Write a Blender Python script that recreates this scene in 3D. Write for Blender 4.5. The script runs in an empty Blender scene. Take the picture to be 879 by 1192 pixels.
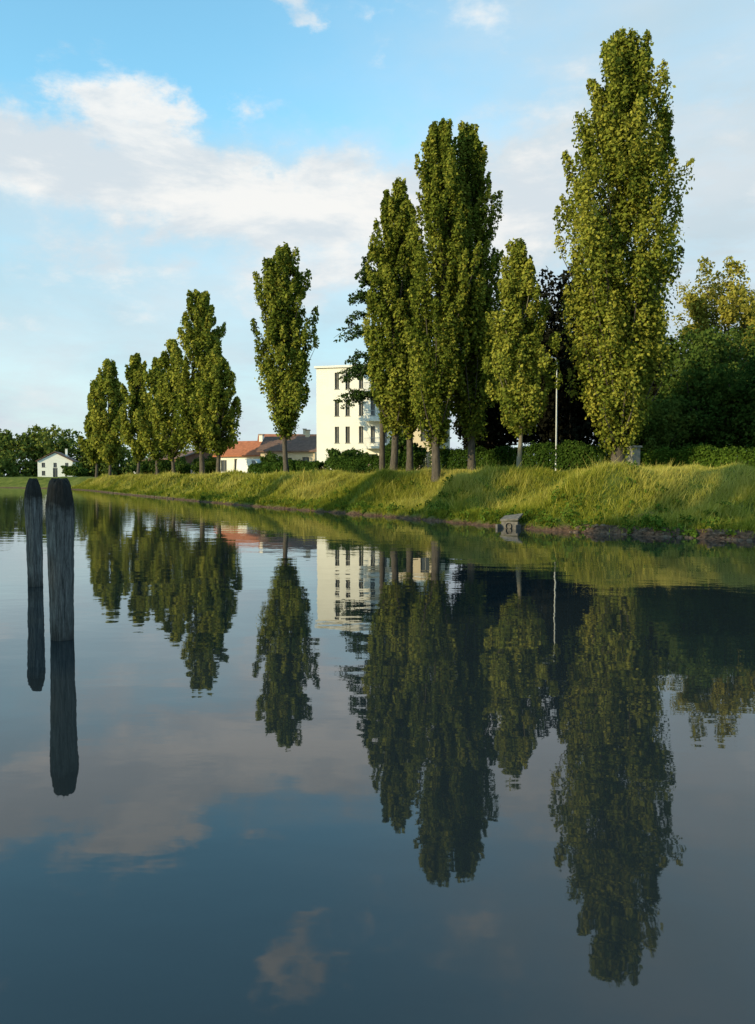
import bpy, math, random
import numpy as np
from mathutils import Vector
rng = np.random.default_rng(7)
random.seed(7)
scene = bpy.context.scene
scene.view_settings.view_transform = 'Standard'
scene.view_settings.look = 'None'
scene.view_settings.exposure = 0

# ------------------------------------------------------------------ mesh builder
class MB:
    def __init__(s):
        s.v=[]; s.n=0; s.loops=[]; s.sizes=[]; s.mat=[]; s.tint=[]; s.smooth=[]
    def add(s, V, F, mat=0, tint=None, smooth=False):
        V=np.asarray(V,float).reshape(-1,3); F=np.asarray(F,int)
        s.v.append(V); s.loops.append((F+s.n).ravel()); m=len(F)
        s.sizes.append(np.full(m,F.shape[1])); s.mat.append(np.full(m,mat))
        s.tint.append(np.full(m,0.5) if tint is None else tint)
        s.smooth.append(np.full(m,smooth)); s.n+=len(V)
    def build(s,name,mats,parent=None,loc=None,rotz=0):
        V=np.concatenate(s.v); L=np.concatenate(s.loops); S=np.concatenate(s.sizes)
        me=bpy.data.meshes.new(name)
        me.vertices.add(len(V)); me.vertices.foreach_set('co',V.astype(np.float32).ravel())
        me.loops.add(len(L)); me.loops.foreach_set('vertex_index',L.astype(np.int32))
        me.polygons.add(len(S))
        st=np.concatenate([[0],np.cumsum(S)[:-1]])
        me.polygons.foreach_set('loop_start',st.astype(np.int32))
        me.polygons.foreach_set('material_index',np.concatenate(s.mat).astype(np.int32))
        me.polygons.foreach_set('use_smooth',np.concatenate(s.smooth))
        a=me.attributes.new('tint','FLOAT','FACE'); a.data.foreach_set('value',np.concatenate(s.tint).astype(np.float32))
        for m in mats: me.materials.append(m)
        me.update(calc_edges=True)
        ob=bpy.data.objects.new(name,me); scene.collection.objects.link(ob)
        if loc is not None: ob.location=loc
        ob.rotation_euler[2]=rotz
        if parent: ob.parent=parent
        return ob
def empty(name,loc=(0,0,0),rotz=0):
    e=bpy.data.objects.new(name,None); e.location=loc; e.rotation_euler[2]=rotz
    scene.collection.objects.link(e); return e
def box(mb,x0,x1,y0,y1,z0,z1,mat=0):
    V=[(x0,y0,z0),(x1,y0,z0),(x1,y1,z0),(x0,y1,z0),(x0,y0,z1),(x1,y0,z1),(x1,y1,z1),(x0,y1,z1)]
    F=[(0,3,2,1),(4,5,6,7),(0,1,5,4),(1,2,6,5),(2,3,7,6),(3,0,4,7)]
    mb.add(V,F,mat)
def tube(mb,P,R,sides=8,mat=0,smooth=True,cap=True,tint=None):
    P=np.asarray(P,float); R=np.asarray(R,float); k=len(P)
    T=np.gradient(P,axis=0); T/=np.linalg.norm(T,axis=1)[:,None]+1e-9
    ref=np.array([1,0,0]) if abs(T[0][0])<.8 else np.array([0,1,0])
    A=np.cross(T,ref); A/=np.linalg.norm(A,axis=1)[:,None]; B=np.cross(T,A)
    th=np.linspace(0,2*np.pi,sides,endpoint=False)
    V=P[:,None]+R[:,None,None]*(np.cos(th)[None,:,None]*A[:,None]+np.sin(th)[None,:,None]*B[:,None])
    F=[]
    for i in range(k-1):
        for j in range(sides):
            F.append((i*sides+j,i*sides+(j+1)%sides,(i+1)*sides+(j+1)%sides,(i+1)*sides+j))
    mb.add(V.reshape(-1,3),F,mat,smooth=smooth)
    if cap:
        c=P[-1]; Vc=np.vstack([V[-1],c]); mb.add(Vc,[(j,(j+1)%sides,sides) for j in range(sides)],mat)

# ------------------------------------------------------------------ materials
def newmat(name):
    m=bpy.data.materials.new(name); m.use_nodes=True; nt=m.node_tree
    return m,nt,nt.nodes,nt.links,nt.nodes['Principled BSDF']
def ramp(N,stops):
    r=N.new('ShaderNodeValToRGB'); e=r.color_ramp.elements
    while len(e)<len(stops): e.new(.5)
    for i,(p,c) in enumerate(stops): e[i].position=p; e[i].color=(*c,1)
    return r
def plain(name,col,rough=.8,var=.25,scale=3,bump=0.0,metal=0,spec=.3,stretch=(1,1,1),detail=8):
    m,nt,N,L,b=newmat(name)
    tc=N.new('ShaderNodeTexCoord'); mp=N.new('ShaderNodeMapping'); mp.inputs['Scale'].default_value=stretch
    L.new(tc.outputs['Object'],mp.inputs[0])
    n=N.new('ShaderNodeTexNoise'); n.inputs['Scale'].default_value=scale; n.inputs['Detail'].default_value=detail
    n.inputs['Roughness'].default_value=.65; L.new(mp.outputs[0],n.inputs['Vector'])
    c=np.array(col)
    r=ramp(N,[(.3,tuple(c*(1-var))),(.7,tuple(np.minimum(c*(1+var),1)))]); L.new(n.outputs[0],r.inputs[0])
    L.new(r.outputs[0],b.inputs['Base Color']); b.inputs['Roughness'].default_value=rough
    b.inputs['Metallic'].default_value=metal; b.inputs['Specular IOR Level'].default_value=spec
    if bump:
        bp=N.new('ShaderNodeBump'); bp.inputs['Strength'].default_value=.6; bp.inputs['Distance'].default_value=bump
        L.new(n.outputs[0],bp.inputs['Height']); L.new(bp.outputs[0],b.inputs['Normal'])
    return m
def leafmat(name,dark,mid,light,trans=.3):
    m,nt,N,L,b=newmat(name); N.remove(b)
    a=N.new('ShaderNodeAttribute'); a.attribute_name='tint'
    r=ramp(N,[(0,dark),(.5,mid),(1,light)]); L.new(a.outputs['Fac'],r.inputs[0])
    d=N.new('ShaderNodeBsdfDiffuse'); L.new(r.outputs[0],d.inputs[0])
    t=N.new('ShaderNodeBsdfTranslucent'); L.new(r.outputs[0],t.inputs[0])
    mx=N.new('ShaderNodeMixShader'); mx.inputs[0].default_value=trans
    L.new(d.outputs[0],mx.inputs[1]); L.new(t.outputs[0],mx.inputs[2])
    L.new(mx.outputs[0],N['Material Output'].inputs[0]); return m
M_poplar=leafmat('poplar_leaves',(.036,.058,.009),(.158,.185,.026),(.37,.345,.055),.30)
M_dark=leafmat('dark_leaves',(.018,.04,.010),(.048,.09,.018),(.11,.15,.03))
M_light=leafmat('light_leaves',(.08,.095,.015),(.21,.20,.03),(.37,.32,.06))
M_copper=leafmat('copper_beech_leaves',(.005,.006,.004),(.011,.012,.008),(.025,.024,.014),.12)
M_cedar=leafmat('cedar_needles',(.012,.028,.010),(.03,.055,.015),(.06,.09,.025),.1)
M_far=leafmat('distant_leaves',(.04,.065,.016),(.11,.145,.03),(.22,.23,.05),.2)
M_hedge=leafmat('hedge_leaves_shaded',(.014,.034,.006),(.036,.070,.012),(.08,.12,.022),.15)  # greens darkened so the leaf colour carries the shade over the hedge
M_weed=leafmat('weed_leaves',(.03,.055,.008),(.07,.12,.016),(.14,.20,.03),.25)
M_grass=leafmat('grass_blades',(.09,.12,.013),(.29,.29,.034),(.54,.46,.12),.33)
M_bark=plain('bark',(.085,.07,.055),.95,.5,6,.03,stretch=(2,2,.4))
M_barkl=plain('pale_bark',(.17,.145,.10),.95,.4,6,.03,stretch=(2,2,.4))
M_white=plain('white_render',(.80,.78,.72),.9,.05,.6)
M_cream=plain('cream_render',(.60,.50,.36),.9,.1,.7)
M_brick=plain('brick_wall',(.20,.11,.08),.9,.25,1.5)
M_roof=plain('terracotta_roof',(.42,.15,.075),.85,.3,2.5,.02)
M_roofg=plain('brown_roof',(.17,.10,.075),.85,.3,2.5,.02)
M_glass=plain('window_glass',(.05,.055,.06),.1,.2,1,spec=.6)
M_conc=plain('concrete',(.26,.25,.22),.9,.3,4,.01)
M_oldconc=plain('stained_concrete',(.12,.11,.10),.95,.5,5,.02)
M_metal=plain('galvanised_metal',(.36,.38,.39),.5,.1,5,metal=.6)
M_van=plain('white_paint',(.75,.75,.74),.25,.04,1,spec=.5)
M_car=plain('dark_paint',(.05,.06,.09),.25,.1,1,spec=.5)
M_tyre=plain('rubber',(.02,.02,.02),.9,.2,5)
M_stone=plain('stone',(.12,.085,.06),.95,.4,5,.03)
M_plank=plain('old_planks',(.12,.10,.07),.9,.4,4,.01)

def wood_material():
    m,nt,N,L,b=newmat('weathered_wood')
    tc=N.new('ShaderNodeTexCoord'); mp=N.new('ShaderNodeMapping'); mp.inputs['Scale'].default_value=(20,20,.9)
    L.new(tc.outputs['Object'],mp.inputs[0])
    n=N.new('ShaderNodeTexNoise'); n.inputs['Scale'].default_value=2.6; n.inputs['Detail'].default_value=12; n.inputs['Roughness'].default_value=.78
    L.new(mp.outputs[0],n.inputs['Vector'])
    r=ramp(N,[(.35,(.012,.012,.012)),(.45,(.075,.072,.067)),(.56,(.155,.15,.14)),(.72,(.31,.30,.28))]); L.new(n.outputs[0],r.inputs[0])
    n2=N.new('ShaderNodeTexNoise'); n2.inputs['Scale'].default_value=7; n2.inputs['Detail'].default_value=9; n2.inputs['Roughness'].default_value=.7
    L.new(tc.outputs['Object'],n2.inputs['Vector'])
    sp=N.new('ShaderNodeSeparateXYZ'); L.new(tc.outputs['Object'],sp.inputs[0])
    a=N.new('ShaderNodeMath'); a.operation='MULTIPLY_ADD'; L.new(n2.outputs[0],a.inputs[0]); a.inputs[1].default_value=.6; L.new(sp.outputs[2],a.inputs[2])
    mr=N.new('ShaderNodeMapRange'); L.new(a.outputs[0],mr.inputs[0]); mr.inputs[1].default_value=1.78; mr.inputs[2].default_value=1.98; mr.inputs[3].default_value=1; mr.inputs[4].default_value=.12
    mr2=N.new('ShaderNodeMapRange'); L.new(a.outputs[0],mr2.inputs[0]); mr2.inputs[1].default_value=.26; mr2.inputs[2].default_value=.6; mr2.inputs[3].default_value=.25; mr2.inputs[4].default_value=1
    mu=N.new('ShaderNodeMath'); mu.operation='MULTIPLY'; L.new(mr.outputs[0],mu.inputs[0]); L.new(mr2.outputs[0],mu.inputs[1])
    mx=N.new('ShaderNodeMix'); mx.data_type='RGBA'; L.new(mu.outputs[0],mx.inputs[0]); mx.inputs[6].default_value=(.012,.011,.009,1); L.new(r.outputs[0],mx.inputs[7])
    L.new(mx.outputs[2],b.inputs['Base Color']); b.inputs['Roughness'].default_value=.9; b.inputs['Specular IOR Level'].default_value=.2
    bp=N.new('ShaderNodeBump'); bp.inputs['Strength'].default_value=1; bp.inputs['Distance'].default_value=.016
    L.new(n.outputs[0],bp.inputs['Height']); L.new(bp.outputs[0],b.inputs['Normal']); return m
M_wood=wood_material()

# ------------------------------------------------------------------ terrain
ctrl=[(260,-160),(120,-70),(60,-15),(32,10),(19,20),(12,25.6),(8.5,28.7),(6,31.2),(3.2,36.6),(-.45,43.3),(-5.5,51.7),(-12,63),(-20,78),(-33,103),(-48,133),(-60,152),(-78,172),
      (-105,186),(-135,190),(-165,170),(-150,115),(-100,62),(-60,28),(-44,10),(-34,-5),(-22,-18),(0,-30),(40,-58),(100,-115),(180,-200)]
ctrl=np.array(ctrl,float)
def catmull(P,k=5):
    n=len(P); out=[]
    for i in range(n):
        p0,p1,p2,p3=P[i-1],P[i],P[(i+1)%n],P[(i+2)%n]
        for t in np.linspace(0,1,k,endpoint=False):
            out.append(.5*((2*p1)+(-p0+p2)*t+(2*p0-5*p1+4*p2-p3)*t*t+(-p0+3*p1-3*p2+p3)*t**3))
    return np.array(out)
shore=catmull(ctrl,4)
def sdist(x,y):
    """distance to shoreline, positive on land"""
    x=np.asarray(x,float).ravel(); y=np.asarray(y,float).ravel()
    d=np.full(x.shape,1e9); ins=np.zeros(x.shape,bool)
    A=shore; B=np.roll(shore,-1,axis=0)
    for a,b in zip(A,B):
        e=b-a; L2=e@e
        if L2<1e-9: continue
        t=np.clip(((x-a[0])*e[0]+(y-a[1])*e[1])/L2,0,1)
        dd=(x-a[0]-t*e[0])**2+(y-a[1]-t*e[1])**2
        d=np.minimum(d,dd)
        c=((a[1]>y)!=(b[1]>y))
        if abs(e[1])>1e-12: ins^= c&(x< e[0]*(y-a[1])/e[1]+a[0])
    d=np.sqrt(d); return np.where(ins,-d,d)
def sm(a,b,x):
    t=np.clip((x-a)/(b-a),0,1); return t*t*(3-2*t)
def height(x,y,s=None):
    x=np.asarray(x,float).ravel(); y=np.asarray(y,float).ravel()
    if s is None: s=sdist(x,y)
    q=-.52*x+.85*y            # coordinate running along the bank
    mound=2.2*np.sin(q*.62+.6*np.sin(q*.21))+.8*np.sin(q*1.37+1.2)+.35*np.sin(q*2.9+x*.3)
    wig=.26*np.sin(q*3.1)+.14*np.sin(q*7.9+1)+.08*np.sin(q*15.3)
    s1=s+wig*np.exp(-np.abs(s)/1.5)
    z=.26*sm(0,.5,s1)+2.05*sm(.2,8.0,s1+mound*sm(.3,3,s1)*(1-sm(5.5,10,s1)))
    z+= .12*np.sin(x*1.1+y*.3)*sm(2,5,s1)+.06*np.sin(x*2.7-y*1.9)*sm(1,3,s1)
    z=np.where(s1<0,-1.4*sm(0,4,-s1)-.02,z)
    return z
def axis(parts):
    return np.unique(np.round(np.concatenate([np.arange(a,b,st) for a,b,st in parts]),4))
gx=axis([(-1600,-400,150),(-400,-170,20),(-170,-62,3),(-62,-24,.8),(-24,24,.3),(24,60,1.5),(60,300,15),(300,1601,130)])
gy=axis([(-1000,-240,120),(-240,-60,14),(-60,20,1.5),(20,64,.3),(64,150,.7),(150,200,3),(200,420,20),(420,2600,180)])
X,Y=np.meshgrid(gx,gy); Z=height(X,Y)
V=np.stack([X.ravel(),Y.ravel(),Z],1); nx=len(gx); ny=len(gy)
I=(np.arange(ny-1)[:,None]*nx+np.arange(nx-1)[None,:]).ravel()
mb=MB(); mb.add(V,np.stack([I,I+1,I+nx+1,I+nx],1),0,smooth=True)
def ground_material():
    m,nt,N,L,b=newmat('grassy_ground')
    g=N.new('ShaderNodeNewGeometry'); sp=N.new('ShaderNodeSeparateXYZ'); L.new(g.outputs['Position'],sp.inputs[0])
    n=N.new('ShaderNodeTexNoise'); n.inputs['Scale'].default_value=.7; n.inputs['Detail'].default_value=12; n.inputs['Roughness'].default_value=.7
    L.new(g.outputs['Position'],n.inputs['Vector'])
    n3=N.new('ShaderNodeTexNoise'); n3.inputs['Scale'].default_value=9; n3.inputs['Detail'].default_value=8; L.new(g.outputs['Position'],n3.inputs['Vector'])
    r=ramp(N,[(.3,(.05,.07,.012)),(.5,(.11,.13,.02)),(.72,(.20,.19,.045))]); L.new(n.outputs[0],r.inputs[0])
    rs=ramp(N,[(.3,(.03,.018,.012)),(.55,(.12,.07,.044)),(.75,(.22,.13,.085))]); L.new(n3.outputs[0],rs.inputs[0])
    mrx=N.new('ShaderNodeMapRange'); L.new(sp.outputs[0],mrx.inputs[0]); mrx.inputs[1].default_value=6.5; mrx.inputs[2].default_value=9; mrx.inputs[3].default_value=-.35; mrx.inputs[4].default_value=-1.15
    mm=N.new('ShaderNodeMath'); mm.operation='MULTIPLY'; L.new(n.outputs[0],mm.inputs[0]); L.new(mrx.outputs[0],mm.inputs[1])
    a=N.new('ShaderNodeMath'); a.operation='ADD'; L.new(mm.outputs[0],a.inputs[0]); L.new(sp.outputs[2],a.inputs[1])
    mr=N.new('ShaderNodeMapRange'); L.new(a.outputs[0],mr.inputs[0]); mr.inputs[1].default_value=-.12; mr.inputs[2].default_value=.05
    mx=N.new('ShaderNodeMix'); mx.data_type='RGBA'; L.new(mr.outputs[0],mx.inputs[0]); L.new(rs.outputs[0],mx.inputs[6]); L.new(r.outputs[0],mx.inputs[7])
    L.new(mx.outputs[2],b.inputs['Base Color']); b.inputs['Roughness'].default_value=.95; b.inputs['Specular IOR Level'].default_value=.1
    bp=N.new('ShaderNodeBump'); bp.inputs['Strength'].default_value=.8; bp.inputs['Distance'].default_value=.08
    L.new(n3.outputs[0],bp.inputs['Height']); L.new(bp.outputs[0],b.inputs['Normal']); return m
mb.build('ground',[ground_material()])

def water_material():
    m,nt,N,L,b=newmat('river_water')
    b.inputs['Base Color'].default_value=(.016,.022,.024,1); b.inputs['Roughness'].default_value=.018
    b.inputs['IOR'].default_value=1.47; b.inputs['Specular IOR Level'].default_value=.64
    g=N.new('ShaderNodeNewGeometry')
    mp=N.new('ShaderNodeMapping'); mp.inputs['Scale'].default_value=(.55,1.0,1); mp.inputs['Rotation'].default_value=(0,0,.25)
    L.new(g.outputs['Position'],mp.inputs[0])
    def nz(sc,det):
        n=N.new('ShaderNodeTexNoise'); n.inputs['Scale'].default_value=sc; n.inputs['Detail'].default_value=det; n.inputs['Roughness'].default_value=.5
        L.new(mp.outputs[0],n.inputs['Vector']); return n
    n1=nz(.9,2); n2=nz(5,2); n3=nz(.06,3)
    r=N.new('ShaderNodeMapRange'); L.new(n3.outputs[0],r.inputs[0]); r.inputs[1].default_value=.42; r.inputs[2].default_value=.62; r.inputs[3].default_value=.3; r.inputs[4].default_value=1.4
    f=N.new('ShaderNodeMath'); f.operation='MULTIPLY'; L.new(n2.outputs[0],f.inputs[0]); L.new(r.outputs[0],f.inputs[1])
    f2=N.new('ShaderNodeMath'); f2.operation='MULTIPLY_ADD'; L.new(f.outputs[0],f2.inputs[0]); f2.inputs[1].default_value=.28; L.new(n1.outputs[0],f2.inputs[2])
    bp=N.new('ShaderNodeBump'); bp.inputs['Strength'].default_value=1; bp.inputs['Distance'].default_value=.0062
    L.new(f2.outputs[0],bp.inputs['Height']); L.new(bp.outputs[0],b.inputs['Normal']); return m
mb=MB(); mb.add([(-230,-300,0),(330,-300,0),(330,230,0),(-230,230,0)],[(0,1,2,3)])
mb.build('water',[water_material()])

# ------------------------------------------------------------------ foliage
def unit(v): return v/(np.linalg.norm(v,axis=-1,keepdims=True)+1e-9)
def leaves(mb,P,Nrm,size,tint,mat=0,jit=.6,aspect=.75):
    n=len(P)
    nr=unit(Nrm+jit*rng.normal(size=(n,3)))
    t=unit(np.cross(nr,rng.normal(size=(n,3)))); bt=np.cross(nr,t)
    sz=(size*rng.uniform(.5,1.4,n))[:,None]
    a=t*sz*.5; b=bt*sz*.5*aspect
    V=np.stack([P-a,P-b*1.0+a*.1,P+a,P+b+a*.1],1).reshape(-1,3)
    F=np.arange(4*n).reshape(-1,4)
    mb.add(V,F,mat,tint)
def plume(mb,base,axis_,L,R,n,size,mat,tint0,flat=1.0,fuzz=.13):
    axis_=unit(np.asarray(axis_,float))
    ref=np.array([0,0,1.]) if abs(axis_[2])<.9 else np.array([1.,0,0])
    A=unit(np.cross(axis_,ref)); B=np.cross(axis_,A)
    t=rng.uniform(0,1,n)**.9; th=rng.uniform(0,2*np.pi,n)
    prof=np.sin(np.pi*np.clip(t,0.03,.98)**.75)**.7
    rr=R*prof*rng.uniform(.15,1,n)**.45
    rad=np.cos(th)[:,None]*A+np.sin(th)[:,None]*B*flat
    P=base+axis_*(t*L)[:,None]+rad*rr[:,None]+rng.normal(size=(n,3))*R*fuzz
    nr=unit(rad+.35*axis_+np.array([0,0,.25]))
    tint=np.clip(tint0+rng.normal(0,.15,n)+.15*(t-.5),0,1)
    leaves(mb,P,nr,size,tint,mat)
prof_big=[(0,.2),(.05,.50),(.12,.76),(.22,.90),(.45,.97),(.6,1),(.74,.88),(.86,.64),(.94,.38),(1,.05)]
prof_col=[(0,.35),(.06,.72),(.15,.95),(.3,1.05),(.5,1),(.7,.90),(.85,.70),(.94,.42),(1,.06)]
prof_oval=[(0,.3),(.08,.75),(.2,1),(.4,.97),(.6,.85),(.8,.6),(.92,.35),(1,.06)]
def poplar(x,y,top,R,cb,npl,nlf,size,prof=prof_big,mat=M_poplar,bark=M_bark,lean=(0,0),tint=.5,name='poplar_tree',tr=.26):
    g=float(height([x],[y])[0])-.08
    mb=MB(); H=top-g; pt=np.array([p[0] for p in prof]); pr=np.array([p[1] for p in prof])
    k=14; zz=np.linspace(0,H*.93,k)
    wob=np.stack([np.sin(zz*.35+x),np.cos(zz*.3+y)],1)*.12*sm(0,3,zz)[:,None]
    path=np.stack([wob[:,0]+lean[0]*zz/H,wob[:,1]+lean[1]*zz/H,zz],1)
    rad=tr*(1-zz/H*.92)
    zf=np.array([0,.15,.4,.8]); path=np.vstack([[(0,0,q) for q in zf],path[1:]]); rad=np.concatenate([tr*(1+.45*np.exp(-zf/.25)),rad[1:]]); zz=path[:,2]
    tube(mb,path,rad,12,1)
    ch=top-cb; c0=cb-g
    def ctr(z): return np.array([np.interp(z,zz,path[:,0]),np.interp(z,zz,path[:,1])])
    ph=rng.uniform(0,6.28,4)
    for i in range(npl):
        t=(i+rng.uniform(0,1))/npl; t=t**.95*.97
        th=rng.uniform(0,2*np.pi)
        Renv=R*np.interp(t,pt,pr)*(1+.10*np.sin(2*th+7*t+ph[0])+.08*np.sin(4*th-15*t+ph[1])+.05*np.sin(31*t+ph[3]+th))
        f=rng.uniform(.1,1)**.55
        if rng.uniform()<.07: f=1.12
        big=rng.uniform(0,1)**1.6
        L=(.07+.13*big)*ch*(.7+.5*(1-t)); L=min(L,(1-t)*ch+.8)
        Rp=max(.2,R*(.12+.20*big))*(1-.45*t)
        tipr=max(0,Renv*f-Rp*.55)
        z=c0+t*ch; c=ctr(z)
        d=np.array([np.cos(th),np.sin(th)])
        tip=np.array([c[0]+d[0]*tipr,c[1]+d[1]*tipr,z+L*.35])
        ax=unit(np.array([d[0]*.25,d[1]*.25,1.])+rng.normal(size=3)*.08)
        base=tip-ax*L*.65
        base[2]=max(base[2],c0-.4)
        n=int(nlf*(.45+1.25*big))
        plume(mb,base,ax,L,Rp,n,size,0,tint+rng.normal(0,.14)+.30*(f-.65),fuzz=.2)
        if i%4==0 and t>.03:
            zb=max(c0+.1,z-L*1.3-tipr*1.2); cb2=ctr(zb)
            p0=np.array([cb2[0],cb2[1],zb]); mid=(p0+base)/2+np.array([d[0],d[1],0])*.1*tipr
            rs=.2*tr
            tube(mb,[p0,mid,base,base+ax*L*.6],[rs*(1-.7*t)+.02,rs*.7*(1-.7*t)+.012,.02,.008],5,1,cap=False)
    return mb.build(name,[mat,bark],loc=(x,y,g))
P=poplar
P(12.6,42,24.3,2.95,3.7,440,270,.175,tr=.34,tint=.54)
P(3.6,49,23.0,1.95,4.3,290,250,.18,prof=prof_col,tint=.41,tr=.27,lean=(.35,0))
P(5.9,50.2,23.6,1.9,4.8,270,250,.18,prof=prof_col,tint=.44,lean=(-.3,0),tr=.24)
P(1.1,54,21.4,1.85,5.2,220,220,.20,prof=prof_col,tint=.43)
P(2.3,57,18.6,1.8,5.2,110,200,.23,prof=prof_col,tint=.36)
P(7.43,42,13.9,1.85,4.6,210,200,.155,prof=prof_oval,tint=.56,tr=.13,bark=M_barkl)
P(-8.8,77,23.7,3.0,6.2,230,200,.27,tint=.42,tr=.26)
P(-21.9,100,25.0,3.3,5.6,200,170,.34,prof=prof_col,tint=.48,tr=.34)
P(-18.9,95,17.4,2.7,5.0,140,170,.32,prof=prof_oval,tint=.5,tr=.28)
P(-28.0,110,20.5,3.1,5.0,130,160,.37,prof=prof_oval,tint=.53)
P(-33.0,120,19.5,2.9,5,110,150,.39,prof=prof_oval,tint=.5)
P(-37.4,125,21.3,2.6,5,110,150,.41,prof=prof_oval,tint=.46)
P(-49.5,148,23.4,3.9,5,140,150,.48,prof=prof_oval,tint=.54)
P(-54.8,156,19.8,2.9,5,100,140,.50,prof=prof_oval,tint=.5)
P(24,33,23,2.8,4.5,110,140,.32,tint=.5)
# poplars on the near bank, behind and to the left of the viewpoint
for (tx,ty,tt,tR) in ((-47.4,4.4,24.2,2.2),(-52.6,12.5,24.2,2.3),(-59.6,24.6,24.8,2.4),(-40.5,-7.0,26.5,3.4),(-38.2,-12.5,27.0,3.6),(-66,33,23,2.4)):
    P(tx,ty,tt,tR,5,100,100,.42,prof=prof_col,tint=.5)

def broad(x,y,top,R,cb,ncl,nlf,size,mat,name,tint=.5,rz=None,bark=M_bark,tr=.3,hollow=.45,cr=(.16,.28)):
    g=float(height([x],[y])[0])-.08
    mb=MB(); c0=cb-g; H=top-g; rz=(top-cb)/2; cz=c0+rz
    k=8; zz=np.linspace(0,cz+rz*.5,k); path=np.stack([.25*np.sin(zz*.4+x),.2*np.cos(zz*.5),zz],1)
    tube(mb,path,tr*(1-.8*zz/zz[-1])*(1+.3*np.exp(-zz/.5)),10,1)
    for i in range(ncl):
        v=unit(rng.normal(size=3)); f=rng.uniform(hollow**3,1)**(1/3)
        w=1+.14*np.sin(4*v[0]+x)+.14*np.sin(5*v[2]+3*v[1]+y)
        r=R*rng.uniform(*cr)
        c=np.array([v[0]*(R-r)*f*w,v[1]*(R-r)*f*w,cz+v[2]*(rz-r*.7)*f*w])
        ax=unit(v*np.array([1,1,.5])+np.array([0,0,.5])+rng.normal(size=3)*.25)
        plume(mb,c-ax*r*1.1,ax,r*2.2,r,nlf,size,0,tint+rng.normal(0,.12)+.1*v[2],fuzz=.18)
        if i%3==0:
            p0=np.array([0,0,rng.uniform(c0*.7,cz)]); p0[:2]=[np.interp(p0[2],zz,path[:,0]),np.interp(p0[2],zz,path[:,1])]
            mid=(p0+c)/2+np.array([0,0,-.1*R]); tube(mb,[p0,mid,c],[tr*.3,tr*.18,.03],5,1,cap=False)
    return mb.build(name,[mat,bark],loc=(x,y,g))
broad(14.4,60,16.8,4.9,2.2,170,210,.30,M_copper,'copper_beech_tree',hollow=.2)
broad(9.6,64,17.2,4.4,2.2,140,200,.30,M_copper,'copper_beech_tree',hollow=.2)
broad(18.8,59,14.5,4.4,2.2,120,200,.30,M_copper,'copper_beech_tree',hollow=.2)
broad(28.6,66,19.2,4.8,7.5,105,170,.25,M_light,'robinia_tree',tint=.6,cr=(.12,.24))
broad(34.5,70,17.5,5.2,4,90,170,.30,M_light,'robinia_tree',tint=.5)
broad(20.8,52,9.8,3.6,2.3,120,220,.20,M_dark,'laurel_tree',tint=.55)
broad(25.0,50,11.0,4.2,2.3,130,220,.20,M_dark,'laurel_tree',tint=.5)
broad(17.2,50,7.4,2.4,2.3,70,200,.18,M_dark,'elder_bush',tint=.85,tr=.1)
broad(24.0,57,13.4,4.4,3.0,120,200,.24,M_dark,'maple_tree',tint=.75)
broad(31,46,10,4.4,2.6,80,180,.28,M_dark,'laurel_tree',tint=.5)
broad(-2.5,72,4.6,2.4,2.3,60,160,.24,M_dark,'garden_bush',tint=.5,tr=.1)
broad(2.2,68,5.6,2.2,2.4,60,160,.24,M_dark,'garden_bush',tint=.45,tr=.1)
broad(-24,112,5.0,2.6,2.2,40,120,.3,M_dark,'garden_bush',tint=.6,tr=.1)
broad(-31,122,5.2,3.2,2.2,40,120,.32,M_dark,'garden_bush',tint=.5,tr=.1)
broad(-39,136,5.4,3.2,2.2,40,120,.34,M_dark,'garden_bush',tint=.5,tr=.1)
broad(-70,185,5.5,3.0,2.2,30,110,.4,M_dark,'garden_bush',tint=.7,tr=.1)
broad(-12.5,97,5.3,2.2,2.2,40,120,.28,M_dark,'garden_bush',tint=.5,tr=.1)
def cedar(x,y,top,reach,cb):
    g=float(height([x],[y])[0])-.08; H=top-g; c0=cb-g; mb=MB()
    zz=np.linspace(0,H,10); path=np.stack([0*zz,0*zz,zz],1); tube(mb,path,.24*(1-.93*zz/H)+.01,10,1)
    z=c0
    while z<H-.4:
        t=(z-c0)/(H-c0); Lm=reach*(1-t)**.42
        for j in range(6):
            th=rng.uniform(0,2*np.pi) if j else np.pi+rng.uniform(-.4,.4)
            L=Lm*rng.uniform(.6,1.15); d=np.array([np.cos(th),np.sin(th),rng.uniform(.12,.4)])
            p0=np.array([0,0,z+rng.uniform(-.3,.3)]); p1=p0+d*L*.6; p2=p0+np.array([d[0]*L,d[1]*L,-.05*L])
            tube(mb,[p0,p1,p2],[.06,.035,.01],5,1,cap=False)
            plume(mb,p0+d*L*.12,p1-p0,L*.65,.36*L**.4,110,.19,0,.5+rng.normal(0,.1),flat=.3)
            plume(mb,p1-d*L*.1,p2-p1,L*.55,.33*L**.4,100,.18,0,.55+rng.normal(0,.1),flat=.35)
            for sgn in (-1,1):
                sd=unit(np.array([d[0]-sgn*d[1]*.8,d[1]+sgn*d[0]*.8,-.25]))
                plume(mb,p0+d*L*.45,sd,L*.5,.26*L**.3,60,.17,0,.5+rng.normal(0,.1),flat=.4)
        z+=rng.uniform(1.15,1.7)
    mb.build('cedar_tree',[M_cedar,M_bark],loc=(x,y,g))
cedar(.35,60,19.6,4.3,8.2)

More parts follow.
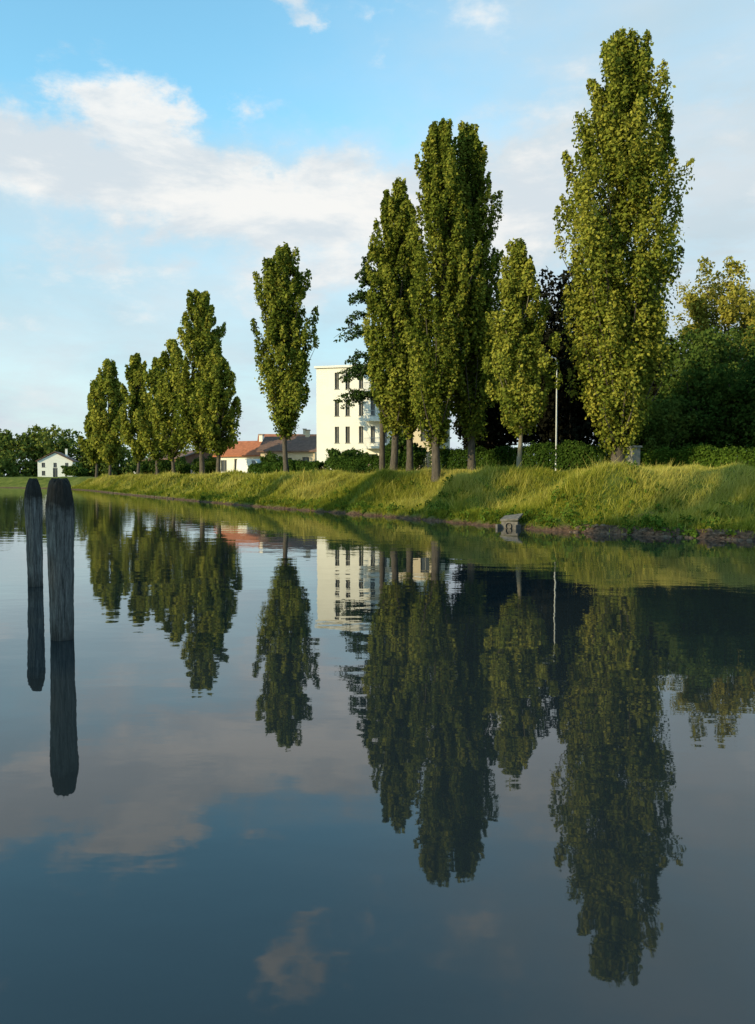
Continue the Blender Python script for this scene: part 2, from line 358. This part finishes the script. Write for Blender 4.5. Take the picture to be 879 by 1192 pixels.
def hedge(name,a,b,w,h,dens,size=.13,mat=M_hedge):
    a=np.array(a,float); b=np.array(b,float); L=np.linalg.norm(b-a); u=(b-a)/L; v=np.array([-u[1],u[0]])
    n=int(L*dens); s=rng.uniform(0,L,n); c=rng.uniform(0,1,n)
    peri=2*h+w; q=c*peri
    off=np.where(q<h,-w/2,np.where(q<h+w,-w/2+(q-h),w/2)); zz=np.where(q<h,q,np.where(q<h+w,h,peri-q))
    nr=np.where((q<h)[:,None],np.array([-v[0],-v[1],.2]),np.where((q<h+w)[:,None],np.array([0,0,1.]),np.array([v[0],v[1],.2])))
    sh=.06*np.sin(s*2.3)+.05*np.sin(s*5.1+1)+.06*np.sin(s*.7)
    x=a[0]+u[0]*s+v[0]*off*(1+sh); y=a[1]+u[1]*s+v[1]*off*(1+sh)
    gz=height(x,y); Pn=np.stack([x,y,gz+zz*(1+sh)],1)+rng.normal(size=(n,3))*.09
    mb=MB(); leaves(mb,Pn,nr,size,np.clip(.45+rng.normal(0,.17,n)+.1*np.sin(s*1.7),0,1),0)
    return mb.build(name,[mat])
hedge('clipped_hedge',(4.2,58),(14.0,47.8),1.1,1.6,2300)
hedge('clipped_hedge',(15.2,46.2),(25,38),1.2,1.1,1800,mat=M_weed)
hedge('clipped_hedge',(-4,70),(3.2,60),1.0,1.3,1500)
hedge('clipped_hedge',(-14,90),(-5,73),1.0,1.1,900,size=.2)

mb=MB()
def mass(p,q,zt,n,R,lf=130,size=.9):
    for i in range(n):
        t=rng.uniform(0,1); x=p[0]+(q[0]-p[0])*t+rng.normal()*4; y=p[1]+(q[1]-p[1])*t+rng.normal()*5
        hump=zt*(.78+.15*np.sin(t*11+p[0])+.10*np.sin(t*29))
        z=2.2+rng.uniform(0,1)**.8*hump; r=R*rng.uniform(.6,1.1)
        plume(mb,np.array([x,y,max(1.0,z-r*1.6)]),np.array([rng.normal()*.2,rng.normal()*.2,1]),r*2,r,lf,size,0,.5+rng.normal(0,.16))
mass((-150,228),(-78,245),16,330,3.2,130)
mass((-112,208),(-100,212),9,50,2.6)
mass((-82,240),(60,280),9,220,3.4,110)
mass((60,270),(220,220),14,130,4,90)
mass((-200,190),(-150,225),15,90,3.6)
mb.build('distant_trees',[M_far])

def grass(n,xr,yr,hh,wd,smax,name):
    x=rng.uniform(*xr,n); y=rng.uniform(*yr,n)
    k=(y+1.63*x>38)&(y+1.75*x<84)&(x/y<.56); x,y=x[k],y[k]; s=sdist(x,y)
    k=(s>.12)&(s<smax)&~((s<.7)&(x>7.5)&(rng.uniform(0,1,len(x))<.88))
    clump=.5+.5*np.sin(x*1.9+1.3*np.sin(y*1.1))*np.sin(y*1.6+np.sin(x*2.3))
    k&=rng.uniform(0,1,len(x))<(.5+.5*clump)
    x,y,s,clump=x[k],y[k],s[k],clump[k]; n=len(x); z=height(x,y,s)
    k=z>.02; x,y,s,clump,z=x[k],y[k],s[k],clump[k],z[k]; n=len(x)
    tall=rng.uniform(0,1,n)<.035
    h=hh*rng.uniform(.4,1.2,n)*(.5+.85*clump)*(.6+.4*sm(.3,2,s))*(1-.5*sm(5.5,8,s))*np.where(tall,1.8,1)
    th=rng.uniform(0,2*np.pi,n); w=wd*rng.uniform(.6,1.3,n)
    ln=rng.normal(0,.4,(n,2))+np.array([.15,-.1])
    b=np.stack([x,y,z-.03],1); d=np.stack([np.cos(th),np.sin(th),0*th],1)*w[:,None]*.5
    tip=b+np.stack([ln[:,0]*h,ln[:,1]*h,h],1)
    V=np.stack([b-d,b+d,tip],1).reshape(-1,3)
    tint=np.clip(.14+.40*sm(.2,3.2,s)+rng.normal(0,.17,n)+.26*np.sin(x*.5+y*.23)*np.sin(y*.41)+.14*clump+.3*tall,0,1)
    mb=MB(); mb.add(V,np.arange(3*n).reshape(-1,3),0,tint); return mb.build(name,[M_grass])
g1=grass(1000000,(-9,24),(22,62),.38,.032,11,'bank_grass')
g2=grass(900000,(-60,-5),(50,150),.42,.09,10,'bank_grass')

def weeds():
    sel=shore[(shore[:,0]<22)&(shore[:,0]>-50)&(shore[:,1]>18)&(shore[:,1]<140)]
    n=460; j=rng.integers(0,len(sel)-1,n); t=rng.uniform(0,1,n)[:,None]; p=sel[j]*(1-t)+sel[j+1]*t
    q=p+np.array([.83,.55])*(rng.uniform(0,1,n)**2.0*5+.15)[:,None]; zz=height(q[:,0],q[:,1]); mb=MB()
    for i in range(n):
        if zz[i]<0: continue
        r=rng.uniform(.14,.34)
        plume(mb,np.array([q[i,0],q[i,1],zz[i]-.05]),np.array([rng.normal()*.2,rng.normal()*.2,1]),r*1.5,r,45,.11,0,.5+rng.normal(0,.15))
    mb.build('bank_weeds',[M_weed])
weeds()

def stones():
    mb=MB()
    sel=shore[(shore[:,0]<17)&(shore[:,0]>7)&(shore[:,1]>18)&(shore[:,1]<60)]
    n=90; j=rng.integers(0,len(sel)-1,n); t=rng.uniform(0,1,n)[:,None]; p=sel[j]*(1-t)+sel[j+1]*t
    Q=p+np.array([.83,.55])*rng.uniform(-.1,.35,n)[:,None]; hz=np.maximum(.0,height(Q[:,0],Q[:,1]))
    for q,h0 in zip(Q,hz):
        r=rng.uniform(.03,.10); th=np.linspace(0,2*np.pi,7,endpoint=False); V=[]
        for zz,rr in ((-.6,.7),(0,1),(.5,.75)):
            for a in th:
                V.append((q[0]+np.cos(a)*r*rr*rng.uniform(.8,1.2),q[1]+np.sin(a)*r*rr*rng.uniform(.8,1.2),h0+zz*r*rng.uniform(.8,1.1)))
        V.append((q[0],q[1],h0+.7*r))
        F=[(l*7+k,l*7+(k+1)%7,(l+1)*7+(k+1)%7,(l+1)*7+k) for l in range(2) for k in range(7)]
        mb.add(V,F,0)
        mb.add([V[14+k] for k in range(7)]+[V[21]],[(k,(k+1)%7,7) for k in range(7)],0)
    mb.build('shore_stones',[M_stone])
stones()

def edging():
    mb=MB(); sel=shore[(shore[:,0]<-19)&(shore[:,0]>-52)&(shore[:,1]>55)&(shore[:,1]<142)]
    for a,b in zip(sel[:-1],sel[1:]):
        d=b-a; L=np.linalg.norm(d); u=d/L; n=int(L/2.2)
        for i in range(n):
            p=a+u*(i*2.2); r=.07; h=.16+rng.uniform(-.06,.06)
            tube(mb,[(p[0],p[1],-.6),(p[0],p[1],h)],[r,r*.9],7,0)
        o=np.array([-u[1],u[0]])*-.12
        q=[a+o,b+o]; w=np.array([-u[1],u[0]])*.03
        V=[(*(q[0]-w),-.3),(*(q[1]-w),-.3),(*(q[1]+w),-.3),(*(q[0]+w),-.3),(*(q[0]-w),.13),(*(q[1]-w),.13),(*(q[1]+w),.13),(*(q[0]+w),.13)]
        mb.add(V,[(0,3,2,1),(4,5,6,7),(0,1,5,4),(1,2,6,5),(2,3,7,6),(3,0,4,7)],0)
    mb.build('wooden_bank_edging',[M_plank])
edging()

# ------------------------------------------------------------------ mooring poles
def pole(x,y,top,prof,lean,seed):
    r=np.random.default_rng(seed); S=64; NZ=90; zs=np.linspace(-1.3,top,NZ)
    th=np.linspace(0,2*np.pi,S,endpoint=False); ph=r.uniform(0,6.28,8)
    V=[]
    for z in zs:
        rad=np.interp(z,[p[0] for p in prof],[p[1] for p in prof])*(1+.014*np.sin(5*z+ph[5])+.012*np.sin(11*z+ph[6]))
        g=.016*np.sin(5*th+ph[0]+.4*z)+.012*np.sin(9*th+ph[1]-.6*z)+.008*np.sin(17*th+ph[2]+z)+.006*r.normal(size=S)
        crack=-.03*np.exp(-((th-2*np.pi*.70+.05*np.sin(2*z))/.06)**2)-.022*np.exp(-((th-4.1-.04*np.sin(3*z))/.05)**2)-.022*np.exp(-((th-5.2-.05*np.sin(2.4*z+1))/.05)**2)
        rr=rad*(1+g*2.0+crack*3.5)
        w=max(0,1-(top-z)/.12)
        jag=w*(.02*np.sin(4*th+ph[3])+.012*np.sin(9*th+ph[4]))
        V+= [(math.cos(t)*q+lean[0]*z,math.sin(t)*q+lean[1]*z,z+jag[i]) for i,(t,q) in enumerate(zip(th,rr))]
    F=[(i*S+j,i*S+(j+1)%S,(i+1)*S+(j+1)%S,(i+1)*S+j) for i in range(NZ-1) for j in range(S)]
    mb=MB(); V.append((lean[0]*top,lean[1]*top,top+.02)); mb.add(V,F,0,smooth=True)
    mb.add([V[(NZ-1)*S+j] for j in range(S)]+[V[-1]],[(j,(j+1)%S,S) for j in range(S)],0)
    mb.build('mooring_pole',[M_wood],loc=(x,y,0))
pole(-3.93,9.9,1.98,[(-1.3,.13),(0,.138),(.7,.146),(1.3,.156),(1.56,.170),(1.68,.166),(1.82,.146),(1.92,.128),(1.96,.112),(1.98,.09)],(-.004,.0),1)
pole(-6.36,14.8,1.98,[(-1.3,.12),(0,.13),(1,.138),(1.5,.158),(1.72,.146),(1.86,.118),(1.95,.088),(1.98,.065)],(-.006,.0),2)

# ------------------------------------------------------------------ buildings
def facade(mb,p0,u,nout,W,z0,z1,ops,wall=0,glass=1,rev=.16):
    xs=sorted({0,W,*[o[0] for o in ops],*[o[1] for o in ops]}); zs=sorted({z0,z1,*[o[2] for o in ops],*[o[3] for o in ops]})
    u=np.array([u[0],u[1],0.]); nn=np.array([nout[0],nout[1],0.]); p0=np.array([p0[0],p0[1],0.])
    def pt(x,z,d=0): return p0+u*x+np.array([0,0,z])-nn*d
    for i in range(len(xs)-1):
        for j in range(len(zs)-1):
            cx=(xs[i]+xs[i+1])/2; cz=(zs[j]+zs[j+1])/2
            if any(o[0]<cx<o[1] and o[2]<cz<o[3] for o in ops): continue
            mb.add([pt(xs[i],zs[j]),pt(xs[i+1],zs[j]),pt(xs[i+1],zs[j+1]),pt(xs[i],zs[j+1])],[(0,1,2,3)],wall)
    for a,b,c,d in ops:
        mb.add([pt(a,c,rev),pt(b,c,rev),pt(b,d,rev),pt(a,d,rev)],[(0,1,2,3)],glass)
        q=[(a,c),(b,c),(b,d),(a,d)]
        for k in range(4):
            (x1,z1_),(x2,z2_)=q[k],q[(k+1)%4]
            mb.add([pt(x1,z1_),pt(x2,z2_),pt(x2,z2_,rev),pt(x1,z1_,rev)],[(0,1,2,3)],wall)
        m=(a+b)/2
        mb.add([pt(m-.03,c,rev-.03),pt(m+.03,c,rev-.03),pt(m+.03,d,rev-.03),pt(m-.03,d,rev-.03)],[(0,1,2,3)],2)
        mb.add([pt(a-.06,c-.07,-.05),pt(b+.06,c-.07,-.05),pt(b+.06,c-.005,-.05),pt(a-.06,c-.005,-.05)],[(0,1,2,3)],2)
def building(name,x,y,rot,W,D,h,fl,cols,walls,roofm,roof,rise=0,ww=.9,wh=1.5,base=2.3,ov=.4,sidecols=2,chim=True,xcols=None,balc=None):
    e=empty(name,(x,y,base),rot); mb=MB(); fh=h/fl
    def ops(W,n,cs=None):
        o=[]
        for f in range(fl):
            for i in range(n):
                c=W*(i+.5)/n if cs is None else cs[i]; zb=f*fh+(fh-wh)*.55; w=ww; top=zb+wh
                if f==0 and i==n//2: zb=.05; w=max(1.1,ww); top=2.3
                o.append((c-w/2,c+w/2,zb,top))
        return o
    fr=ops(W,cols if xcols is None else len(xcols),xcols); sd=ops(D,sidecols)
    facade(mb,(-W/2,-D/2),(1,0),(0,-1),W,0,h,fr); facade(mb,(W/2,-D/2),(0,1),(1,0),D,0,h,sd)
    facade(mb,(W/2,D/2),(-1,0),(0,1),W,0,h,ops(W,cols)); facade(mb,(-W/2,D/2),(0,-1),(-1,0),D,0,h,sd)
    mb.build('walls',[walls,M_glass,M_conc],parent=e)
    if balc:
        bb=MB()
        for f in range(1,fl):
            for (x0,x1) in balc:
                zz0=f*fh+.1; X0=-W/2+x0; X1=-W/2+x1
                box(bb,X0,X1,-D/2-1.1,-D/2-.003,zz0-.14,zz0,0); box(bb,X0,X1,-D/2-1.1,-D/2-1.05,zz0+.002,zz0+.12,0)
                box(bb,X0,X1,-D/2-1.1,-D/2-1.06,zz0+.95,zz0+1.0,1)
                k=X0+.02
                while k<X1: box(bb,k,k+.025,-D/2-1.09,-D/2-1.065,zz0+.122,zz0+.948,1); k+=.14
        bb.build('balconies',[walls,M_metal],parent=e)
    r=MB(); a,b=W/2+ov,D/2+ov
    if roof=='flat':
        box(r,-W/2-.2,W/2+.2,-D/2-.2,D/2+.2,h+.002,h+.22,0); box(r,-W/2+1.6,W/2-1.6,-D/2+1.6,D/2-1.6,h+.222,h+.5,0)
    elif roof=='gable':
        for s in (-1,1):
            r.add([(-a,s*b,h-.1),(a,s*b,h-.1),(a,0,h+rise),(-a,0,h+rise),(-a,s*b,h+.06),(a,s*b,h+.06),(a,0,h+rise+.16),(-a,0,h+rise+.16)],
                  [(0,1,2,3),(4,5,6,7),(0,1,5,4),(1,2,6,5),(3,0,4,7)],0)
        for s in (-1,1):
            r.add([(s*W/2,-D/2,h),(s*W/2,D/2,h),(s*W/2,0,h+rise*D/2/b)],[(0,1,2)],1)
    elif roof=='gabley':
        for s in (-1,1):
            r.add([(s*a,-b,h-.1),(s*a,b,h-.1),(0,b,h+rise),(0,-b,h+rise),(s*a,-b,h+.06),(s*a,b,h+.06),(0,b,h+rise+.16),(0,-b,h+rise+.16)],
                  [(0,1,2,3),(4,5,6,7),(0,1,5,4),(1,2,6,5),(3,0,4,7)],0)
        for s in (-1,1):
            r.add([(-W/2,s*D/2,h),(W/2,s*D/2,h),(0,s*D/2,h+rise*W/2/a)],[(0,1,2)],1)
    r.build('roof',[roofm,walls],parent=e)
    if chim:
        c=MB(); box(c,W*.22,W*.22+.5,-.25,.25,h+.3,h+rise+.9,0); box(c,W*.22-.08,W*.22+.58,-.33,.33,h+rise+.902,h+rise+1.0,1); c.build('chimney',[walls,M_conc],parent=e)
    return e
building('apartment_building',.3,90,math.radians(-14),12.0,9,11.6,4,5,M_white,M_white,'flat',ww=.48,wh=1.75,sidecols=2,xcols=[2.3,3.5,5.0,6.3,7.6,9.2,10.8],chim=False,balc=[(5.6,8.3)])
building('red_roofed_house',-17.4,110,math.radians(-20),6.5,7,2.7,1,3,M_white,M_roof,'gable',rise=2.0)
building('red_roofed_house',-10.8,104,math.radians(-8),7.0,7,3.1,1,3,M_cream,M_roofg,'gable',rise=1.9)
building('red_roofed_house',-13.5,124,math.radians(5),9,8,4.4,2,3,M_cream,M_roof,'gable',rise=2.0)
building('brick_warehouse',-34,141,math.radians(-58),22,8,3.0,1,8,M_brick,M_roofg,'gable',rise=1.4,ww=1.3,wh=1.6,chim=False)
building('white_house',-81,203,math.radians(12),8.2,8,4.0,2,3,M_white,M_roofg,'gabley',rise=2.3,ww=.8,wh=1.1)
building('garden_pavilion',4.4,80,math.radians(-20),4.5,5,5.4,2,2,M_cream,M_white,'flat',chim=False)

e=empty('gate_pillar',(14.45,45.3,float(height([14.45],[45.3])[0])-.1),.5); mb=MB(); box(mb,-.3,.3,-.25,.25,0,1.65); mb.build('shaft',[M_conc],parent=e)
mb=MB(); box(mb,-.38,.38,-.33,.33,1.652,1.76); mb.build('cap',[M_conc],parent=e)

def lamp(x,y,top):
    g=float(height([x],[y])[0])-.05; e=empty('street_lamp',(x,y,g)); H=top-g
    mb=MB(); tube(mb,[(0,0,0),(0,0,.9),(0,0,.95),(0,0,H*.9),(-.02,0,H*.97),(-.10,0,H*.995),(-.28,0,H)],[.08,.08,.06,.048,.044,.04,.035],10); mb.build('post',[M_metal],parent=e)
    mb=MB(); V=[(-.75,-.12,H-.02),(-.25,-.08,H-.02),(-.25,.08,H-.02),(-.75,.12,H-.02),(-.7,-.08,H+.1),(-.3,-.05,H+.08),(-.3,.05,H+.08),(-.7,.08,H+.1)]
    mb.add(V,[(0,3,2,1),(4,5,6,7),(0,1,5,4),(1,2,6,5),(2,3,7,6),(3,0,4,7)]); mb.build('lamp_head',[M_metal],parent=e)
lamp(11.15,50,9.5)

def outlet(x,y):
    e=empty('concrete_drain_outlet',(x,y,-.08),math.radians(-35)); e.scale=(.72,.72,.72)
    mb=MB(); box(mb,-.5,.5,-.05,.15,-.4,.5); box(mb,-.62,-.5,-.5,.15,-.4,.34); box(mb,.5,.62,-.5,.15,-.4,.34); box(mb,-.498,.498,-.7,-.052,-.4,.06)
    mb.build('headwall',[M_oldconc],parent=e)
    mb=MB(); tube(mb,[(0,.1,.25),(0,-.16,.25)],[.17,.17],14,cap=False); mb.build('pipe',[M_tyre],parent=e)
    mb=MB(); V=[(-.55,-.1,.502),(.55,-.1,.58),(.55,.55,.85),(-.55,.55,.70)]; V+= [(a,b,c+.1) for a,b,c in V]
    mb.add(V,[(0,3,2,1),(4,5,6,7),(0,1,5,4),(1,2,6,5),(2,3,7,6),(3,0,4,7)]); mb.build('slab',[M_oldconc],parent=e)
outlet(5.3,32.0)

def vehicle(name,x,y,rot,prof,win,W,paint,wheels):
    e=empty(name,(x,y,2.36),rot); mb=MB(); n=len(prof)
    V=[(a,-W/2*(1-.12*max(0,b-1)),b) for a,b in prof]+[(a,W/2*(1-.12*max(0,b-1)),b) for a,b in prof]
    mb.add(V,[(i,(i+1)%n,n+(i+1)%n,n+i) for i in range(n)])
    mb.add(V,[tuple(range(n))]); mb.add(V,[tuple(range(2*n-1,n-1,-1))]); mb.build('body',[paint],parent=e)
    w=MB()
    for poly in win:
        for s in (-1,1):
            w.add([(a,s*(W/2*(1-.12*max(0,b-1))+.006),b) for a,b in poly],[tuple(range(len(poly)))])
    w.build('side_windows',[M_glass],parent=e)
    for i,wx in enumerate(wheels):
        t=MB(); tube(t,[(wx,-W/2-.01,.32),(wx,-W/2+.2,.32)],[.32,.32],16); tube(t,[(wx,W/2+.01,.32),(wx,W/2-.2,.32)],[.32,.32],16)
        t.add([(wx+.32*math.cos(k*math.pi/8),-W/2-.011,.32+.32*math.sin(k*math.pi/8)) for k in range(16)],[tuple(range(16))])
        t.build('wheels_%d'%(i+1),[M_tyre],parent=e)
vp=[(-2.4,.35),(2.3,.35),(2.4,.8),(2.2,1.1),(1.55,1.3),(1.0,2.0),(-2.2,2.1),(-2.4,1.9)]
vehicle('parked_van',-15.0,98,math.radians(-40),vp,[[(.4,1.25),(1.4,1.3),(.95,1.85),(.4,1.85)]],1.9,M_van,(-1.5,1.5))
cp=[(-2.0,.3),(2.0,.3),(2.1,.65),(1.9,.85),(1.0,.95),(.45,1.4),(-1.0,1.42),(-1.7,1.0),(-2.05,.9)]
vehicle('parked_car',-25.5,116,math.radians(-55),cp,[[(-1.4,.98),(.8,.98),(.4,1.33),(-.95,1.35)]],1.7,M_car,(-1.3,1.3))
vehicle('parked_car',-43,146,math.radians(-55),cp,[[(-1.4,.98),(.8,.98),(.4,1.33),(-.95,1.35)]],1.7,M_van,(-1.3,1.3))

mb=MB(); 
for a,b in (((-3.5,75),(1.5,66.5)),):
    a=np.array(a);b=np.array(b);u=(b-a)/np.linalg.norm(b-a);w=np.array([-u[1],u[0]])*.1
    V=[(*(a-w),2),(*(b-w),2),(*(b+w),2),(*(a+w),2),(*(a-w),3.5),(*(b-w),3.5),(*(b+w),3.5),(*(a+w),3.5)]
    mb.add(V,[(0,3,2,1),(4,5,6,7),(0,1,5,4),(1,2,6,5),(2,3,7,6),(3,0,4,7)])
mb.build('garden_wall',[M_cream])

# ------------------------------------------------------------------ world, sun, camera
sun_az=math.radians(235); sun_el=math.radians(17)
sd=Vector((math.sin(sun_az)*math.cos(sun_el),math.cos(sun_az)*math.cos(sun_el),math.sin(sun_el)))
ld=bpy.data.lights.new('sun','SUN'); ld.energy=5; ld.angle=math.radians(.5); ld.color=(1,.84,.50)
lo=bpy.data.objects.new('sun',ld); scene.collection.objects.link(lo); lo.rotation_euler=(-sd).to_track_quat('-Z','Y').to_euler()
w=bpy.data.worlds.new('World'); scene.world=w; w.use_nodes=True; N=w.node_tree.nodes; L=w.node_tree.links
bg=N['Background']; bg.inputs[1].default_value=.1
sky=N.new('ShaderNodeTexSky'); sky.sky_type='NISHITA'; sky.sun_disc=False; sky.sun_elevation=sun_el; sky.sun_rotation=sun_az; sky.air_density=1; sky.dust_density=.6; sky.ozone_density=1.5
tc=N.new('ShaderNodeTexCoord'); sp=N.new('ShaderNodeSeparateXYZ'); L.new(tc.outputs['Generated'],sp.inputs[0])
def mth(op,a,b=None,c=None,clamp=False):
    n=N.new('ShaderNodeMath'); n.operation=op; n.use_clamp=clamp
    for i,v in enumerate((a,b,c)):
        if v is None: continue
        if isinstance(v,(int,float)): n.inputs[i].default_value=v
        else: L.new(v,n.inputs[i])
    return n.outputs[0]
def mrange(v,a,b,c=0,d=1):
    n=N.new('ShaderNodeMapRange'); n.interpolation_type='SMOOTHSTEP'; L.new(v,n.inputs[0]); 
    for i,q in enumerate((a,b,c,d)): n.inputs[i+1].default_value=q
    return n.outputs[0]
def noise(scale,st,det=9,rough=.55,dist=.3,off=(0,0,0),col=False):
    mp=N.new('ShaderNodeMapping'); mp.inputs['Scale'].default_value=st; mp.inputs['Location'].default_value=off; L.new(tc.outputs['Generated'],mp.inputs[0])
    n=N.new('ShaderNodeTexNoise'); n.inputs['Scale'].default_value=scale; n.inputs['Detail'].default_value=det; n.inputs['Roughness'].default_value=rough; n.inputs['Distortion'].default_value=dist
    L.new(mp.outputs[0],n.inputs['Vector']); return n.outputs[1 if col else 0]
# azimuth / elevation of the view of the sky, ruffled by turbulence
warp=N.new('ShaderNodeSeparateColor'); L.new(noise(9,(1,1,1.6),10,.62,0,(2,9,4),True),warp.inputs[0])
AZ=mth('ADD',mth('ARCTAN2',sp.outputs[0],sp.outputs[1]),mth('MULTIPLY',mth('SUBTRACT',warp.outputs[0],.5),.26))
EL=mth('ADD',mth('ARCSINE',sp.outputs[2]),mth('MULTIPLY',mth('SUBTRACT',warp.outputs[1],.5),.13))
def blob(azd,eld,ra,re):
    a=mth('DIVIDE',mth('SUBTRACT',AZ,math.radians(azd)),math.radians(ra)); b=mth('DIVIDE',mth('SUBTRACT',EL,math.radians(eld)),math.radians(re))
    r2=mth('ADD',mth('MULTIPLY',a,a),mth('MULTIPLY',b,b)); return mth('POWER',2.718,mth('MULTIPLY',r2,-1))
n1=noise(7,(1,1,1.9),14,.62,.15,(3.1,.4,.2)); n2=noise(5.0,(1,1,3.0),10,.62,.2,(7,2,1)); n4=noise(2.2,(1,1,2.6),6,.5,.1,(1,5,2))
z=sp.outputs[2]
cov=mth('ADD',mth('MULTIPLY',n1,.78),mth('MULTIPLY',n4,.22))
for (a,b,c,d,k) in ((-15.5,23.0,3.6,2.6,.30),(-25,20.5,9,3.2,.26),(-4,18.8,12,2.6,.24),(-14,18.6,9,3.0,.18),(-6.5,31.5,2.0,2.6,.22),(-4.5,29.0,1.6,1.0,.16),(12,18,5,3.4,.24),(15,25,14,4,.10),(2,30,9,2.2,.09),(-26,29.5,6,2.5,.13),(-20,12.5,14,3.5,.12),(-4,13,6,3,.10)):
    cov=mth('ADD',cov,mth('MULTIPLY',blob(a,b,c,d),k))
for (a,b,c,d,k) in ((-12,28.5,8,2.6,.12),(-2,25,6,2.4,.10)):
    cov=mth('SUBTRACT',cov,mth('MULTIPLY',blob(a,b,c,d),k))
cm=mrange(cov,.55,.76)
haze=mth('ADD',mrange(EL,.43,.34,.03,.76),mrange(z,.30,.0,0,.22)); haze=mth('ADD',haze,mth('MULTIPLY',blob(20,25,16,14),.85),clamp=True)
haze=mth('MULTIPLY',haze,mth('ADD',mth('MULTIPLY',n2,.7),.64),clamp=True)
def mix(f,a,b):
    m=N.new('ShaderNodeMix'); m.data_type='RGBA'; L.new(f,m.inputs[0])
    for i,v in ((6,a),(7,b)):
        if isinstance(v,tuple): m.inputs[i].default_value=(*v,1)
        else: L.new(v,m.inputs[i])
    return m.outputs[2]
skm=N.new('ShaderNodeMix'); skm.data_type='RGBA'; skm.blend_type='MULTIPLY'; skm.inputs[0].default_value=1; L.new(sky.outputs[0],skm.inputs[6]); skm.inputs[7].default_value=(2.5,3.8,3.5,1)
veil=mix(mrange(n4,.35,.65),(5.4,6.8,7.6),(6.9,7.7,8.2))
c1=mix(haze,skm.outputs[2],veil)
cc=mix(mrange(n2,.38,.60),(6.9,7.6,8.1),(9.6,9.5,9.2))
c2=mix(mth('MULTIPLY',cm,.92),c1,cc)
L.new(c2,bg.inputs[0])

cam=bpy.data.cameras.new('camera'); co=bpy.data.objects.new('camera',cam); scene.collection.objects.link(co)
co.location=(0,0,2.0); co.rotation_euler=(math.radians(90-2.4),0,0)
cam.sensor_fit='VERTICAL'; cam.sensor_height=36; cam.lens=28.1; cam.clip_end=6000; cam.clip_start=.1
scene.camera=co
print('VERTS',sum(len(o.data.polygons) for o in bpy.data.objects if o.type=='MESH'))
